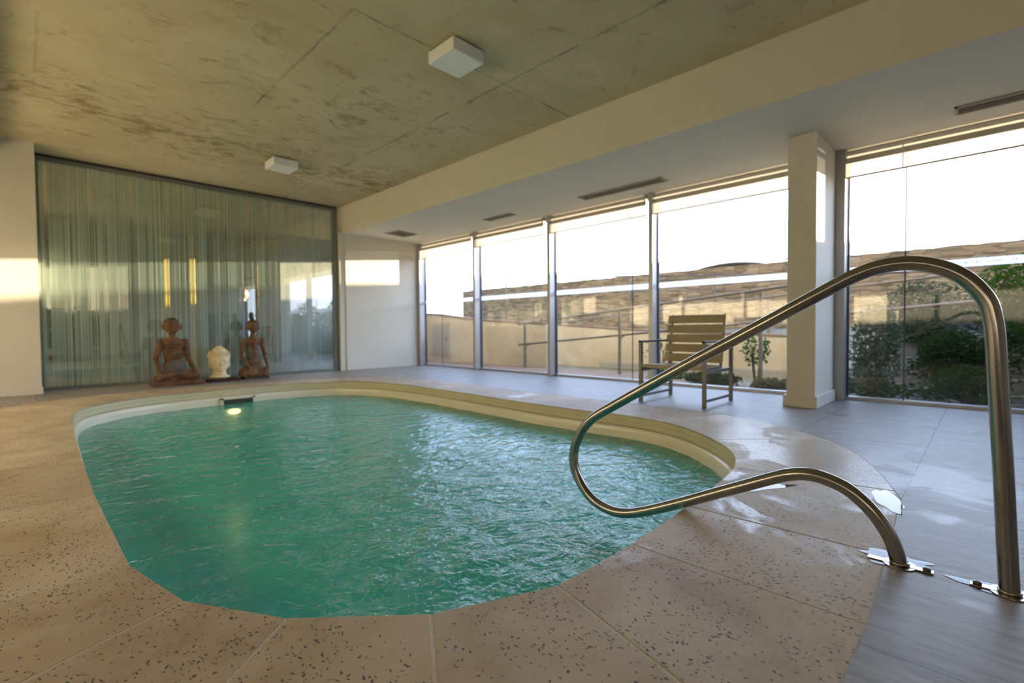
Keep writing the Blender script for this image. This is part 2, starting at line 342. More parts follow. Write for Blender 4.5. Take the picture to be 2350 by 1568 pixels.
# ------------------------------------------------------------------ mesh helpers
class MB:
    def __init__(s): s.b = bmesh.new()
    def box(s, x0, x1, y0, y1, z0, z1, bev=0.0, mat=None):
        r = bmesh.ops.create_cube(s.b, size=1)
        vs = r['verts']
        for v in vs: v.co = Vector(((x0 + x1) / 2 + v.co.x * (x1 - x0), (y0 + y1) / 2 + v.co.y * (y1 - y0), (z0 + z1) / 2 + v.co.z * (z1 - z0)))
        if mat is not None:
            for v in vs: v.co = mat @ v.co
        if bev:
            es = list({e for v in vs for e in v.link_edges})
            bmesh.ops.bevel(s.b, geom=es, offset=bev, segments=2, profile=0.5, affect='EDGES')
        return s
    def quad(s, pts):
        s.b.faces.new([s.b.verts.new(p) for p in pts]); return s
    def prism(s, pts, z0, z1, bev=0.0):
        lo = [s.b.verts.new((p[0], p[1], z0)) for p in pts]; hi = [s.b.verts.new((p[0], p[1], z1)) for p in pts]
        n = len(pts); top = s.b.faces.new(hi); s.b.faces.new(lo[::-1])
        for i in range(n): s.b.faces.new((lo[i], lo[(i + 1) % n], hi[(i + 1) % n], hi[i]))
        if bev:
            bmesh.ops.bevel(s.b, geom=list(top.edges), offset=bev, segments=2, profile=0.5, affect='EDGES')
        return s
    def tube(s, path, r, seg=16, cap=True, closed=False):
        path = [Vector(p) for p in path]; n = len(path)
        rr = r if isinstance(r, (list, tuple)) else [r] * n
        T = []
        for i in range(n):
            a = path[max(0, i - 1)]; b = path[min(n - 1, i + 1)]
            T.append((b - a).normalized())
        ref = Vector((0, 0, 1)) if abs(T[0].z) < 0.9 else Vector((1, 0, 0))
        N = (ref - ref.dot(T[0]) * T[0]).normalized(); rings = []
        for i in range(n):
            N = (N - N.dot(T[i]) * T[i]).normalized(); B = T[i].cross(N)
            rings.append([s.b.verts.new(path[i] + rr[i] * (math.cos(2 * PI * k / seg) * N + math.sin(2 * PI * k / seg) * B)) for k in range(seg)])
        for i in range(n - 1):
            for k in range(seg):
                s.b.faces.new((rings[i][k], rings[i][(k + 1) % seg], rings[i + 1][(k + 1) % seg], rings[i + 1][k]))
        if cap: s.b.faces.new(rings[0][::-1]); s.b.faces.new(rings[-1])
        return s
    def ell(s, c, r, rot=None, u=20, v=12):
        q = bmesh.ops.create_uvsphere(s.b, u_segments=u, v_segments=v, radius=1)
        mt = Matrix.Translation(c) @ (rot.to_4x4() if rot else Matrix()) @ Matrix.Diagonal((*r, 1))
        for x in q['verts']: x.co = mt @ x.co
        return s
    def cap(s, a, b, ra, rb, seg=14, n=5):
        a = Vector(a); b = Vector(b)
        s.tube([a.lerp(b, i / n) for i in range(n + 1)], [ra + (rb - ra) * i / n for i in range(n + 1)], seg)
        s.ell(a, (ra,) * 3, u=seg, v=8); s.ell(b, (rb,) * 3, u=seg, v=8); return s
    def lathe(s, prof, c=(0, 0), seg=32):
        rings = [[s.b.verts.new((c[0] + r * math.cos(2 * PI * k / seg), c[1] + r * math.sin(2 * PI * k / seg), z)) for k in range(seg)] for r, z in prof]
        for i in range(len(prof) - 1):
            for k in range(seg): s.b.faces.new((rings[i][k], rings[i][(k + 1) % seg], rings[i + 1][(k + 1) % seg], rings[i + 1][k]))
        s.b.faces.new(rings[0][::-1]); s.b.faces.new(rings[-1]); return s
    def build(s, name, mat, parent=None, smooth=False, normals=True):
        if normals: bmesh.ops.recalc_face_normals(s.b, faces=s.b.faces)
        me = bpy.data.meshes.new(name); s.b.to_mesh(me); s.b.free()
        if smooth:
            for p in me.polygons: p.use_smooth = True
        if mat: me.materials.append(M[mat] if isinstance(mat, str) else mat)
        o = bpy.data.objects.new(name, me); COL.objects.link(o)
        if parent:
            o.parent = parent; o.matrix_parent_inverse = Matrix.Translation(parent.location).inverted()
        return o
def struct(o): o['kind'] = 'structure'; return o
def tag(o, label, cat, group=None, kind=None):
    o['label'] = label; o['category'] = cat
    if group: o['group'] = group
    if kind: o['kind'] = kind
    return o
def empty(name, loc, label=None, cat=None, group=None):
    o = bpy.data.objects.new(name, None); o.location = loc; o.empty_display_size = 0.1; COL.objects.link(o)
    if label: tag(o, label, cat, group)
    return o
def remesh(o, vox, sm=3):
    r = o.modifiers.new('remesh', 'REMESH'); r.mode = 'VOXEL'; r.voxel_size = vox; r.use_smooth_shade = True
    k = o.modifiers.new('smooth', 'SMOOTH'); k.factor = 0.5; k.iterations = sm
    return o
def crom(P, n=8, closed=False):
    out = []; N = len(P)
    rng = range(N if closed else N - 1)
    for i in rng:
        g = lambda k: Vector(P[k % N]) if closed else Vector(P[min(max(k, 0), N - 1)])
        p0, p1, p2, p3 = g(i - 1), g(i), g(i + 1), g(i + 2)
        for j in range(n):
            t = j / n
            out.append(0.5 * ((2 * p1) + (-p0 + p2) * t + (2 * p0 - 5 * p1 + 4 * p2 - p3) * t * t + (-p0 + 3 * p1 - 3 * p2 + p3) * t ** 3))
    if not closed: out.append(Vector(P[-1]))
    return out

# ------------------------------------------------------------------ pool outline (deck level), clockwise from the near left corner
near = [(1.527, 0.912), (1.127, 0.925), (0.774, 1.082), (0.491, 1.348), (0.316, 1.651), (0.239, 2.032), (0.232, 3.03)]
farp = [(0.232, 3.03), (0.245, 3.9), (0.272, 4.95), (0.31, 5.9), (0.42, 6.52), (0.68, 6.9), (1.09, 7.14), (1.6, 7.23), (2.1, 7.27), (2.6, 7.27),
        (3.05, 7.16), (3.45, 6.9), (3.70, 6.45), (3.79, 5.9), (3.81, 5.2), (3.77, 4.25), (3.73, 3.5), (3.73, 2.9), (3.775, 2.35), (3.75, 2.03),
        (3.66, 1.75), (3.50, 1.51), (3.29, 1.28), (3.06, 1.11), (2.76, 1.0), (2.4, 0.955), (1.954, 0.925), (1.527, 0.912)]
INNER = [Vector(p) for p in near[:-1]] + crom(farp, 6)[:-1]
OUTER = [Vector(p) for p in [(1.53, 0.215), (0.93, 0.22), (0.2, 0.22), (-0.4, 0.22), (-0.4, 0.62), (-0.4, 1.38), (-0.4, 2.0), (-0.4, 3.1), (-0.4, 4.05), (-0.4, 5.0), (-0.4, 6.2)]] + \
        crom([(-0.4, 6.2), (-0.33, 6.85), (-0.05, 7.4), (0.4, 7.74), (1.0, 7.88), (1.7, 7.9), (2.5, 7.82), (3.2, 7.65), (3.7, 7.4), (4.15, 6.95), (4.36, 6.4), (4.43, 5.65), (4.4, 4.6), (4.39, 3.6), (4.42, 2.55), (4.43, 1.9), (4.33, 1.5), (4.1, 1.05), (3.85, 0.76), (3.5, 0.53), (3.12, 0.38), (2.765, 0.27)], 5) + \
        [Vector((2.05, 0.235))]
JOINTS = [((1.127, 0.925), (0.93, 0.22)), ((0.774, 1.082), (0.2, 0.22)), ((0.491, 1.348), (-0.4, 0.62)), ((0.316, 1.651), (-0.4, 1.38)), ((0.239, 2.032), (-0.4, 2.0)),
          ((0.232, 3.03), (-0.4, 3.1)), ((0.245, 3.9), (-0.4, 4.05)), ((0.272, 4.95), (-0.4, 5.0)), ((0.31, 5.9), (-0.4, 6.2)), ((0.5, 6.65), (-0.05, 7.4)),
          ((1.0, 7.1), (0.8, 7.85)), ((1.75, 7.25), (1.7, 7.9)), ((2.6, 7.27), (2.75, 7.78)), ((3.25, 7.05), (3.6, 7.47)), ((3.68, 6.5), (4.3, 6.65)), ((3.8, 5.6), (4.43, 5.65)),
          ((3.78, 4.6), (4.4, 4.6)), ((3.73, 3.6), (4.39, 3.6)), ((3.75, 2.6), (4.42, 2.55)), ((3.7, 1.85), (4.4, 1.7)), ((3.35, 1.34), (3.9, 0.82)), ((2.76, 1.0), (2.88, 0.31)),
          ((2.0, 0.928), (2.05, 0.235)), ((1.527, 0.912), (1.53, 0.215))]
def nearest(poly, p): return min(range(len(poly)), key=lambda k: (poly[k] - Vector(p)).length)
def sub(poly, i, j):
    out = [poly[i]]; k = i
    while k != j: k = (k + 1) % len(poly); out.append(poly[k])
    return out
def inset(pts, d):
    n = len(pts); out = []
    area = sum(pts[i].x * pts[(i + 1) % n].y - pts[(i + 1) % n].x * pts[i].y for i in range(n))
    sg = 1 if area > 0 else -1
    for i in range(n):
        a, b, c = pts[i - 1], pts[i], pts[(i + 1) % n]
        e1 = (b - a).normalized(); e2 = (c - b).normalized()
        n1 = Vector((-e1.y, e1.x)) * sg; n2 = Vector((-e2.y, e2.x)) * sg
        m = n1 + n2; m = m.normalized() if m.length > 1e-6 else n1
        out.append(b + m * (d / max(0.35, m.dot(n1))))
    return out

# room extents
CZ, XW, YG, XL, YB, SZ = 3.14, 6.15, 8.95, -2.0, -3.6, 2.62
# floor with an opening for the pool surround
b = bmesh.new()
def loop(pts, z=0.0):
    vs = [b.verts.new((p[0], p[1], z)) for p in pts]
    return [b.edges.new((vs[i], vs[(i + 1) % len(vs)])) for i in range(len(vs))]
ed = loop([(XL, YB), (XW + .12, YB), (XW + .12, 14.0), (XL, 14.0)]) + loop(OUTER)
bmesh.ops.triangle_fill(b, use_beauty=True, edges=ed)
c0 = Vector((2, 4, 0))
def inside(p, poly):
    r = False; n = len(poly)
    for i in range(n):
        a, c = poly[i], poly[(i + 1) % n]
        if (a.y > p[1]) != (c.y > p[1]) and p[0] < (c.x - a.x) * (p[1] - a.y) / (c.y - a.y) + a.x: r = not r
    return r
kill = [f for f in b.faces if inside(f.calc_center_median(), OUTER)]
bmesh.ops.delete(b, geom=kill, context='FACES')
for f in b.faces:
    if f.normal.z < 0: f.normal_flip()
r = bmesh.ops.extrude_face_region(b, geom=list(b.faces))
for v in r['geom']:
    if isinstance(v, bmesh.types.BMVert): v.co.z -= 0.12
fl = MB(); fl.b.free(); fl.b = b
floor = struct(fl.build('floor', 'floor'))

struct(MB().box(XL, XW + 0.3, YB, 14.0, CZ, CZ + 0.2).build('ceiling', 'concrete'))
struct(MB().box(XL - 0.2, XL, YB, 14.0, 0, CZ).build('wall_left', 'white_wall'))
struct(MB().box(XL - 0.2, XW + 0.3, YB - 0.2, YB, 0, CZ).build('wall_near', 'white_wall'))
struct(MB().box(XL, 0.17, 8.5, 9.05, 0, CZ).build('wall_far', 'white_wall'))
struct(MB().box(XL, 0.182, 8.488, 8.5, 0, 0.09, 0.003).build('baseboard_far', 'skirting'))
o = MB(); o.box(4.42, XW + 0.14, 8.84, 9.05, 0, SZ); o.box(4.31, 4.42, 8.86, 9.05, 0, SZ + 0.02)
struct(o.build('wall_return', 'white_wall'))
struct(MB().box(4.42, XW - 0.02, 8.828, 8.84, 0, 0.09, 0.003).build('baseboard_return', 'skirting'))
# dropped beam along the windows (face at x=4.37, underside 2.62)
struct(MB().box(4.37, XW + 0.3, YB, 9.05, SZ, CZ).build('trim_beam', 'white_wall'))
struct(MB().box(-0.75, -0.42, YB, 8.5, 2.72, CZ).build('trim_shade_beam', 'white_wall'))  # unseen beam left of the view, added to shade the ceiling's left edge
d_ = struct(MB().box(XL, XL + 0.04, -1.6, 1.72, 0.0, 2.35, 0.004).build('trim_unseen_panel', 'alu_dark'))  # unseen dark panel, added to cut the sunlit left wall's reflection in the windows
MB().box(XL + 0.04, XL + 0.07, 1.5, 1.53, 0.9, 1.2, 0.004).build('panel_handle', 'alu', d_)
# pillar between windows
struct(MB().box(5.285, XW + 0.14, 1.17, 1.415, 0, SZ, 0.006).build('wall_pillar', 'white_wall'))
struct(MB().box(5.26, XW, 1.148, 1.44, 0, 0.115, 0.006).build('baseboard_pillar', 'skirting'))

# ------------------------------------------------------------------ windows
bays = [(7.00, 8.84, 8.75, 8.153), (5.155, 6.94, None, None), (3.335, 5.09, None, 3.66), (1.415, 3.27, None, None), (-0.75, 1.17, 1.08, 0.6), (-2.6, -0.81, None, None), (-3.6, -2.66, None, None)]
GX = 6.20
for i, (y0, y1, jam, joint) in enumerate(bays):
    r = empty('window_%d' % (i + 1), (GX, (y0 + y1) / 2, 0)); r['kind'] = 'structure'
    f = MB()
    if jam: f.box(6.05, 6.19, jam, y1, 0.0, SZ, 0.002)
    f.box(6.15, 6.26, y0, y1, 0.0, 0.035, 0.002); f.box(6.17, 6.26, y0, y1, SZ - 0.05, SZ, 0.002)
    f.build('window_frame', 'alu', r)
    if i not in (0, 4):
        g = MB(); g.box(6.05, 6.20, y1, y1 + 0.06, 0, SZ, 0.002); g.build('mullion', 'alu', r)
        g = MB(); g.box(6.19, 6.225, y1 - 0.018, y1, 0.03, SZ - .05); g.build('gasket', 'alu_dark', r)
    else:
        g = MB(); g.box(6.19, 6.225, jam - 0.018, jam, 0.03, SZ - .05); g.build('gasket', 'alu_dark', r)
    yy = jam or y1
    MB().box(GX, GX + 0.010, y0, yy, 0.03, SZ - 0.04).build('glass_pane', 'glass', r)
    if joint: MB().box(GX - 0.004, GX - 0.001, joint - 0.006, joint + 0.006, 0.035, SZ - 0.05).build('silicone_joint', 'alu_dark', r)
    if i < 6:
        st = MB().quad([(GX - 0.002, y0 + 0.005, 1.328), (GX - 0.002, yy - 0.02, 1.328), (GX - 0.002, yy - 0.02, 1.402), (GX - 0.002, y0 + 0.005, 1.402)]).build('safety_strip', 'strip', r)
    if i in (2, 3, 4):   # a faint line of small mirrored letters, too blurred to read
        L = MB(); yc = {2: 4.25, 3: 2.55, 4: -0.02}[i]; yv = yc + 0.42
        for wl in (1, 8, 3, 5, 2, 6):
            for k in range(wl):
                hh = random.choice((0.016, 0.018, 0.02)); zc = 1.365; t = 0.0035
                L.box(GX - 0.0045, GX - 0.003, yv - t, yv, zc - hh / 2, zc + hh / 2)
                if random.random() < .8: L.box(GX - 0.0045, GX - 0.003, yv - 0.014, yv - t, zc + hh / 2 - t, zc + hh / 2)
                if random.random() < .6: L.box(GX - 0.0045, GX - 0.003, yv - 0.012, yv - t, zc - t / 2, zc + t / 2)
                if random.random() < .5: L.box(GX - 0.0045, GX - 0.003, yv - 0.016, yv - 0.016 + t, zc - hh / 2, zc + hh / 2)
                yv -= 0.026
            yv -= 0.024
        L.build('lettering', 'letter', st)
# outer wall behind the camera side
blinds = [(7.07, 8.745, 2.30, 'in the farthest bay beside the white return wall'), (5.255, 6.957, 2.335, 'second bay from the white return wall'), (3.391, 5.161, 2.335, 'in the bay left of the slatted chair'),
          (1.42, 3.299, 2.335, 'above the slatted chair, left of the pillar'), (-0.72, 1.10, 2.335, 'right of the white pillar, above the shrubs'), (-2.57, -0.84, 2.335, None)]
for i, (y0, y1, zb, wh) in enumerate(blinds):
    r = empty('roller_blind', (6.1, (y0 + y1) / 2, zb), 'cream fabric roller blind ' + (wh or 'in the bay beyond the right edge, nearest the camera'), 'blind', 'roller blinds pulled partly down')
    MB().quad([(6.1, y0, zb), (6.1, y1, zb), (6.1, y1, 2.60), (6.1, y0, 2.60)]).build('blind_fabric', 'blind', r)
    MB().box(6.094, 6.104, y0, y1, zb - 0.014, zb + 0.002, 0.002).build('bottom_bar', 'vent', r)
    MB().box(6.075, 6.092, y0 - 0.01, y1 + 0.01, 2.472, 2.528, 0.003).build('valance', 'alu_beige', r)
    for yy in (y0 + 0.012, y1 - 0.012): MB().box(6.08, 6.14, yy - 0.012, yy + 0.012, 2.528, SZ).build('bracket', 'alu_beige', r)

# ------------------------------------------------------------------ striped glass wall
r = empty('window_8', (2.2, YG, 0)); r['kind'] = 'structure'
f = MB()
f.box(0.17, 4.31, YG - 0.02, YG + 0.04, 3.05, 3.10); f.box(0.17, 4.31, YG - 0.03, YG + 0.04, 0, 0.045)
f.box(4.21, 4.31, YG - 0.02, YG + 0.04, 0.045, 3.05); f.box(0.17, 0.205, YG - 0.02, YG + 0.04, 0.045, 3.05)
f.build('glass_wall_frame', 'gray_frame', r)
MB().box(0.17, 4.31, YG, YG + 0.03, 3.10, CZ).build('head_strip', 'vent_dark', r)
for a, c in ((0.205, 1.54), (1.545, 2.875), (2.88, 4.21)):
    MB().box(a, c, YG, YG + 0.010, 0.045, 3.05).build('glass_pane', 'glass_wall', r)
MB().quad([(0.205, YG + 0.013, 0.045), (4.21, YG + 0.013, 0.045), (4.21, YG + 0.013, 3.05), (0.205, YG + 0.013, 3.05)]).build('striped_film', 'film', r)

# ------------------------------------------------------------------ pool
pool = empty('swimming_pool', (2.0, 4.0, 0), 'freeform pool with pitted travertine coping and cream basin', 'pool')
sl_ = MB(); b = sl_.b; tone = b.verts.layers.float.new('tone')
for k in range(len(JOINTS)):
    (i0, o0), (i1, o1) = JOINTS[k], JOINTS[(k + 1) % len(JOINTS)]
    a = sub(INNER, nearest(INNER, i0), nearest(INNER, i1)); c = sub(OUTER, nearest(OUTER, o0), nearest(OUTER, o1))
    poly = inset(a + c[::-1], 0.0024)
    before = set(b.verts)
    sl_.prism(poly, -0.085, 0.0 + random.uniform(-0.0004, 0.0004), 0.004)
    t = random.random()
    for v in b.verts:
        if v not in before: v[tone] = t
sl_.build('coping_slabs', 'stone', pool)
def ring(A, B, za, zb, mb, flip=False):
    va = [mb.b.verts.new((p.x, p.y, za)) for p in A]; vb = [mb.b.verts.new((p.x, p.y, zb)) for p in B]; n = len(A)
    for i in range(n): mb.b.faces.new((va[i], va[(i + 1) % n], vb[(i + 1) % n], vb[i]))
g = MB(); va = [g.b.verts.new((p.x, p.y, -0.0015)) for p in inset(INNER, -0.006)]; vb = [g.b.verts.new((p.x, p.y, -0.0015)) for p in OUTER]
e1 = [g.b.edges.new((va[i], va[(i + 1) % len(va)])) for i in range(len(va))] + [g.b.edges.new((vb[i], vb[(i + 1) % len(vb)])) for i in range(len(vb))]
bmesh.ops.triangle_fill(g.b, use_beauty=True, edges=e1)
bmesh.ops.delete(g.b, geom=[f for f in g.b.faces if inside(f.calc_center_median(), INNER)], context='FACES')
for f in g.b.faces:
    if f.normal.z < 0: f.normal_flip()
g.build('grout', 'grout', pool, normals=False)
I = lambda d: inset(INNER, d)
bd = MB(); ring(I(-0.001), I(-0.001), -0.012, -0.048, bd); ring(I(0.001), I(0.001), -0.051, -0.094, bd); bd.build('coping_face', 'band', pool, True)
jt = MB(); ring(I(-0.012), I(-0.012), -0.04, -0.11, jt); jt.build('joint_line', 'joint', pool, True)
bs = MB(); prof = [(-0.006, -0.098), (0.012, -0.102), (0.022, -0.115), (0.027, -0.14), (0.03, -0.20), (0.034, -0.42), (0.05, -0.5), (0.30, -0.52), (0.33, -0.56), (0.36, -0.95), (0.45, -1.05)]
for (da, za), (db, zb) in zip(prof, prof[1:]): ring(I(da), I(db), za, zb, bs)
bb = [bs.b.verts.new((p.x, p.y, -1.05)) for p in I(0.45)]; bs.b.faces.new(bb)
basin = bs.build('basin', 'basin', pool, True)
# skimmer mouth and lamp on the far wall
sk = MB(); sk.box(1.86, 2.22, 7.198, 7.215, -0.26, -0.135); sk.build('skimmer_opening', 'vent_dark', pool)
sk = MB(); sk.box(1.83, 1.86, 7.194, 7.225, -0.27, -0.112); sk.box(2.22, 2.25, 7.194, 7.225, -0.27, -0.112); sk.box(1.83, 2.25, 7.194, 7.225, -0.135, -0.112); sk.build('skimmer_frame', 'basin', pool)
lp = MB(); lp.ell((1.985, 7.185, -0.30), (0.075, 0.02, 0.035)); lp.build('pool_lamp', 'lamp', pool, True)
# water
WI = I(0.031); wz = -0.20
wm = MB(); xs = [0.15 + 0.03 * k for k in range(126)]; ys = [0.85 + 0.03 * k for k in range(220)]
ins = {}
grid = {}
for i, X_ in enumerate(xs):
    for j, Y_ in enumerate(ys): ins[i, j] = inside((X_, Y_), WI)
def snap(p):
    best = None; n = len(WI)
    for k in range(n):
        a, c = WI[k], WI[(k + 1) % n]; ab = c - a; t = max(0, min(1, (p - a).dot(ab) / ab.length_squared)); q = a + ab * t; d = (q - p).length
        if best is None or d < best[0]: best = (d, q)
    return best[1]
def vert(i, j):
    if (i, j) in grid: return grid[i, j]
    p = Vector((xs[i], ys[j])); edge = not ins[i, j]
    if edge: p = snap(p)
    ag = 0.5 + 1.3 * max(0, 1 - ((p.x - 1.8) ** 2 + (p.y - 1.7) ** 2) ** .5 / 1.8)
    h = noise.noise((p.x * 2.2, p.y * 2.2, 0)) * 0.005 + noise.noise((p.x * 5.5 + 9, p.y * 5.5, 3)) * 0.006 * ag + noise.noise((p.x * 12, p.y * 12 + 5, 7)) * 0.0035 * ag
    v = wm.b.verts.new((p.x, p.y, wz + h)); grid[i, j] = v; return v
for i in range(len(xs) - 1):
    for j in range(len(ys) - 1):
        if any(ins[a] for a in ((i, j), (i + 1, j), (i + 1, j + 1), (i, j + 1))):
            vs = [vert(i, j), vert(i + 1, j), vert(i + 1, j + 1), vert(i, j + 1)]
            try: wm.b.faces.new(vs)
            except ValueError: pass
bmesh.ops.remove_doubles(wm.b, verts=wm.b.verts, dist=0.0008)
for f_ in wm.b.faces:
    f_.normal_update()
    if f_.normal.z < 0: f_.normal_flip()
wat = wm.build('pool_water', 'water', None, True, normals=False)
tag(wat, 'rippling turquoise water filling the freeform pool', 'water', kind='stuff')

# ------------------------------------------------------------------ handrail
RX = 1.995
P = [(-0.054, -0.02), (-0.053, 0.013), (-0.045, 0.17), (-0.037, 0.337), (-0.029, 0.48), (-0.022, 0.61), (-0.015, 0.735), (-0.008, 0.80), (0.008, 0.86), (0.055, 0.925), (0.12, 0.965), (0.19, 0.981), (0.265, 0.974), (0.335, 0.948), (0.414, 0.905), (0.62, 0.788),
     (0.826, 0.672), (1.05, 0.543), (1.275, 0.410), (1.40, 0.332), (1.47, 0.258), (1.512, 0.175), (1.524, 0.105), (1.508, 0.035), (1.455, -0.04), (1.39, -0.086), (1.30, -0.107), (1.21, -0.097), (1.10, -0.056),
     (0.926, 0.027), (0.80, 0.092), (0.686, 0.150), (0.59, 0.199), (0.53, 0.227), (0.47, 0.243), (0.408, 0.240), (0.338, 0.215), (0.273, 0.161), (0.228, 0.096), (0.205, 0.035), (0.197, -0.02)]
hr = empty('pool_handrail', (RX, 0.07, 0), 'bent stainless steel grab rail bolted beside the near pool edge', 'handrail')
MB().tube([(RX, p.x, p.y) for p in crom(P, 5)], 0.0235, 28).build('rail_tube', 'steel', hr, True)
for (yy, s_) in ((0.197, 1), (-0.054, -1)):
    pl = MB(); pl.prism([(RX + 0.045 * math.cos(t * PI / 12) * (1.0), yy + 0.05 * s_ * 0 + 0.045 * math.sin(t * PI / 12)) for t in range(24)], 0.0005, 0.004, 0.001)
    pl.box(RX - 0.014, RX + 0.014, yy - 0.085, yy + 0.085, 0.001, 0.005, 0.001)
    pp = pl.build('anchor_plate', 'steel', hr)
    bt = MB(); bt.lathe([(0.010, 0.004), (0.011, 0.009), (0.008, 0.012)], (RX, yy + 0.068 * (-1 if s_ > 0 else 1)), 10); bt.build('bolt', 'bark', pp)
    cl = MB(); cl.lathe([(0.026, 0.002), (0.0275, 0.010), (0.0245, 0.014)], (RX, yy), 28); cl.build('collar_ring', 'steel', pp, True)
    bt = MB()
def blot(name, cx, cy, rx, ry, seed, mat, z0, z1, label, cat, rot=0, group=None, amp=.35):
    rr = random.Random(seed); n = 40; pts = []
    ph = [rr.uniform(0, 6.28) for _ in range(5)]
    for k in range(n):
        t = 2 * PI * k / n; q = 1 + amp * (0.5 * math.sin(2 * t + ph[0]) + 0.4 * math.sin(3 * t + ph[1]) + 0.35 * math.sin(5 * t + ph[2]) + 0.3 * math.sin(8 * t + ph[3])) 
        a, c = rx * q * math.cos(t), ry * q * math.sin(t)
        pts.append((cx + a * math.cos(rot) - c * math.sin(rot), cy + a * math.sin(rot) + c * math.cos(rot)))
    return tag(MB().quad([(a, c, z1) for a, c in pts]).build(name, mat, normals=False), label, cat, group)
PG = 'small puddles on the pool deck'
blot('puddle', 2.545, 0.745, 0.11, 0.035, 3, 'puddle', 0.0009, 0.0016, 'bright shiny puddle on the travertine under the bend of the handrail', 'puddle', -0.5, PG)
blot('puddle', 2.70, 0.31, 0.17, 0.045, 5, 'puddle', 0.0009, 0.0016, 'long bright puddle where the rounded coping corner meets the grey tiles', 'puddle', 0.35, PG, .2)
blot('puddle', 2.03, 0.215, 0.05, 0.10, 8, 'puddle', 0.0009, 0.0016, 'wet ring of water around the foot of the short rail leg', 'puddle', 0.2, PG)
blot('puddle', 2.005, -0.03, 0.035, 0.10, 11, 'puddle', 0.0009, 0.0016, 'white glaring puddle at the foot of the tall rail post', 'puddle', 0.0, PG)
#blot('puddle', 3.9, 1.35, 0.25, 0.12, 15, 'puddle', 0.0009, 0.0016, 'pale puddle on the coping corner between the pool and the pillar', 'puddle', 0.6, PG)
#blot('puddle', 3.1, 0.95, 0.20, 0.05, 19, 'puddle', 0.0009, 0.0016, 'wet sheen of water on the coping edge at the right end of the pool', 'puddle', 0.45, PG)

# ------------------------------------------------------------------ ceiling lamps, vents
for (cx, cy, lab) in ((2.64, 3.24, 'larger, nearer white square ceiling lamp on the stained concrete'), (2.60, 7.03, 'smaller-looking far white square ceiling lamp near the striped glass')):
    r = empty('ceiling_lamp', (cx, cy, CZ), lab, 'ceiling lamp', 'square white ceiling lamps')
    MB().box(cx - 0.165, cx + 0.165, cy - 0.17, cy + 0.17, 3.022, 3.127, 0.008).build('lamp_shade', 'opal', r)
    MB().box(cx - 0.14, cx + 0.14, cy - 0.14, cy + 0.14, 3.127, CZ, 0).build('mounting_plate', 'vent', r)
def vent(cx, cy, lx, ly, rot, lab, n):
    r = empty('ceiling_vent', (cx, cy, SZ), lab, 'air vent', 'air vents in the white soffit')
    T = Matrix.Translation((cx, cy, 0)) @ Matrix.Rotation(rot, 4, 'Z')
    f = MB()
    for a in ((-lx / 2, lx / 2, -ly / 2, -ly / 2 + .02), (-lx / 2, lx / 2, ly / 2 - .02, ly / 2), (-lx / 2, -lx / 2 + .02, -ly / 2, ly / 2), (lx / 2 - .02, lx / 2, -ly / 2, ly / 2)):
        f.box(*a, SZ - 0.014, SZ - 0.001, 0.001, T)
    f.build('vent_frame', 'vent', r)
    MB().box(-lx / 2 + .02, lx / 2 - .02, -ly / 2 + .02, ly / 2 - .02, SZ - 0.004, SZ - 0.001, 0, T).build('vent_back', 'vent_dark', r)
    s = MB()
    for k in range(n):
        xx = -lx / 2 + 0.02 + (lx - 0.04) * (k + 0.5) / n
        s.box(xx - 0.003, xx + 0.003, -ly / 2 + .02, ly / 2 - .02, SZ - 0.012, SZ - 0.004, 0, T)
    s.build('vent_louvres', 'vent', r)
vent(5.15, 8.03, 0.46, 0.40, 0.15, 'square dark air vent in the soffit corner by the return wall', 8)
vent(5.61, 3.5, 0.20, 1.25, 0.0, 'long slot air vent in the soffit between bays, above the chair side', 3)
vent(5.66, -0.42, 0.20, 1.3, 0.0, 'long slot air vent in the soffit right of the white pillar', 3)
vent(5.55, 5.75, 0.16, 0.62, 0.0, 'pale short air vent in the middle of the soffit', 3)

# ------------------------------------------------------------------ chair
ch = empty('slatted_armchair', (4.94, 2.28, 0), 'sand-coloured slatted armchair with grey metal frame by the windows', 'chair')
yl, yr = 2.625, 1.945; q = 0.017
for yy in (yl, yr):
    for xx, nm in ((4.61, 'leg'), (5.285, 'leg')):
        MB().box(xx - q, xx + q, yy - q, yy + q, 0, 0.645, 0.002).build(nm, 'chair_metal', ch)
    MB().box(4.593, 5.302, yy - q - 0.001, yy + q + 0.001, 0.625, 0.648, 0.002).build('armrest', 'chair_metal', ch)
    MB().box(4.61, 5.285, yy - 0.012, yy + 0.012, 0.05, 0.078, 0.002).build('side_stretcher', 'chair_metal', ch)
    MB().box(4.61, 5.285, yy - 0.012, yy + 0.012, 0.325, 0.36, 0.002).build('seat_rail', 'chair_metal', ch)
T = lambda z: 5.115 + (z - 0.36) * 0.19
for yy in (yl - 0.045, yr + 0.055):
    MB().tube([(T(0.33) + 0.03, yy, 0.33), (T(0.93) + 0.03, yy, 0.925)], 0.014, 4).build('back_post', 'chair_metal', ch)
MB().box(5.09, 5.15, yr, yl, 0.325, 0.355, 0.002).build('rear_rail', 'chair_metal', ch)
for k in range(5):
    z0 = 0.405 + k * 0.106
    m = Matrix.Translation((T(z0), 0, z0)) @ Matrix.Rotation(math.atan(0.19), 4, 'Y')
    MB().box(-0.009, 0.009, yr + 0.028, yl - 0.012, 0, 0.089, 0.003, m).build('back_slat', 'slat', ch)
for k in range(5):
    x0 = 4.592 + k * 0.104
    MB().box(x0, x0 + 0.092, yr + (0 if k else -0.0) + 0.02, yl - 0.02, 0.362, 0.385 if k else 0.4, 0.004).build('seat_slat', 'slat', ch)

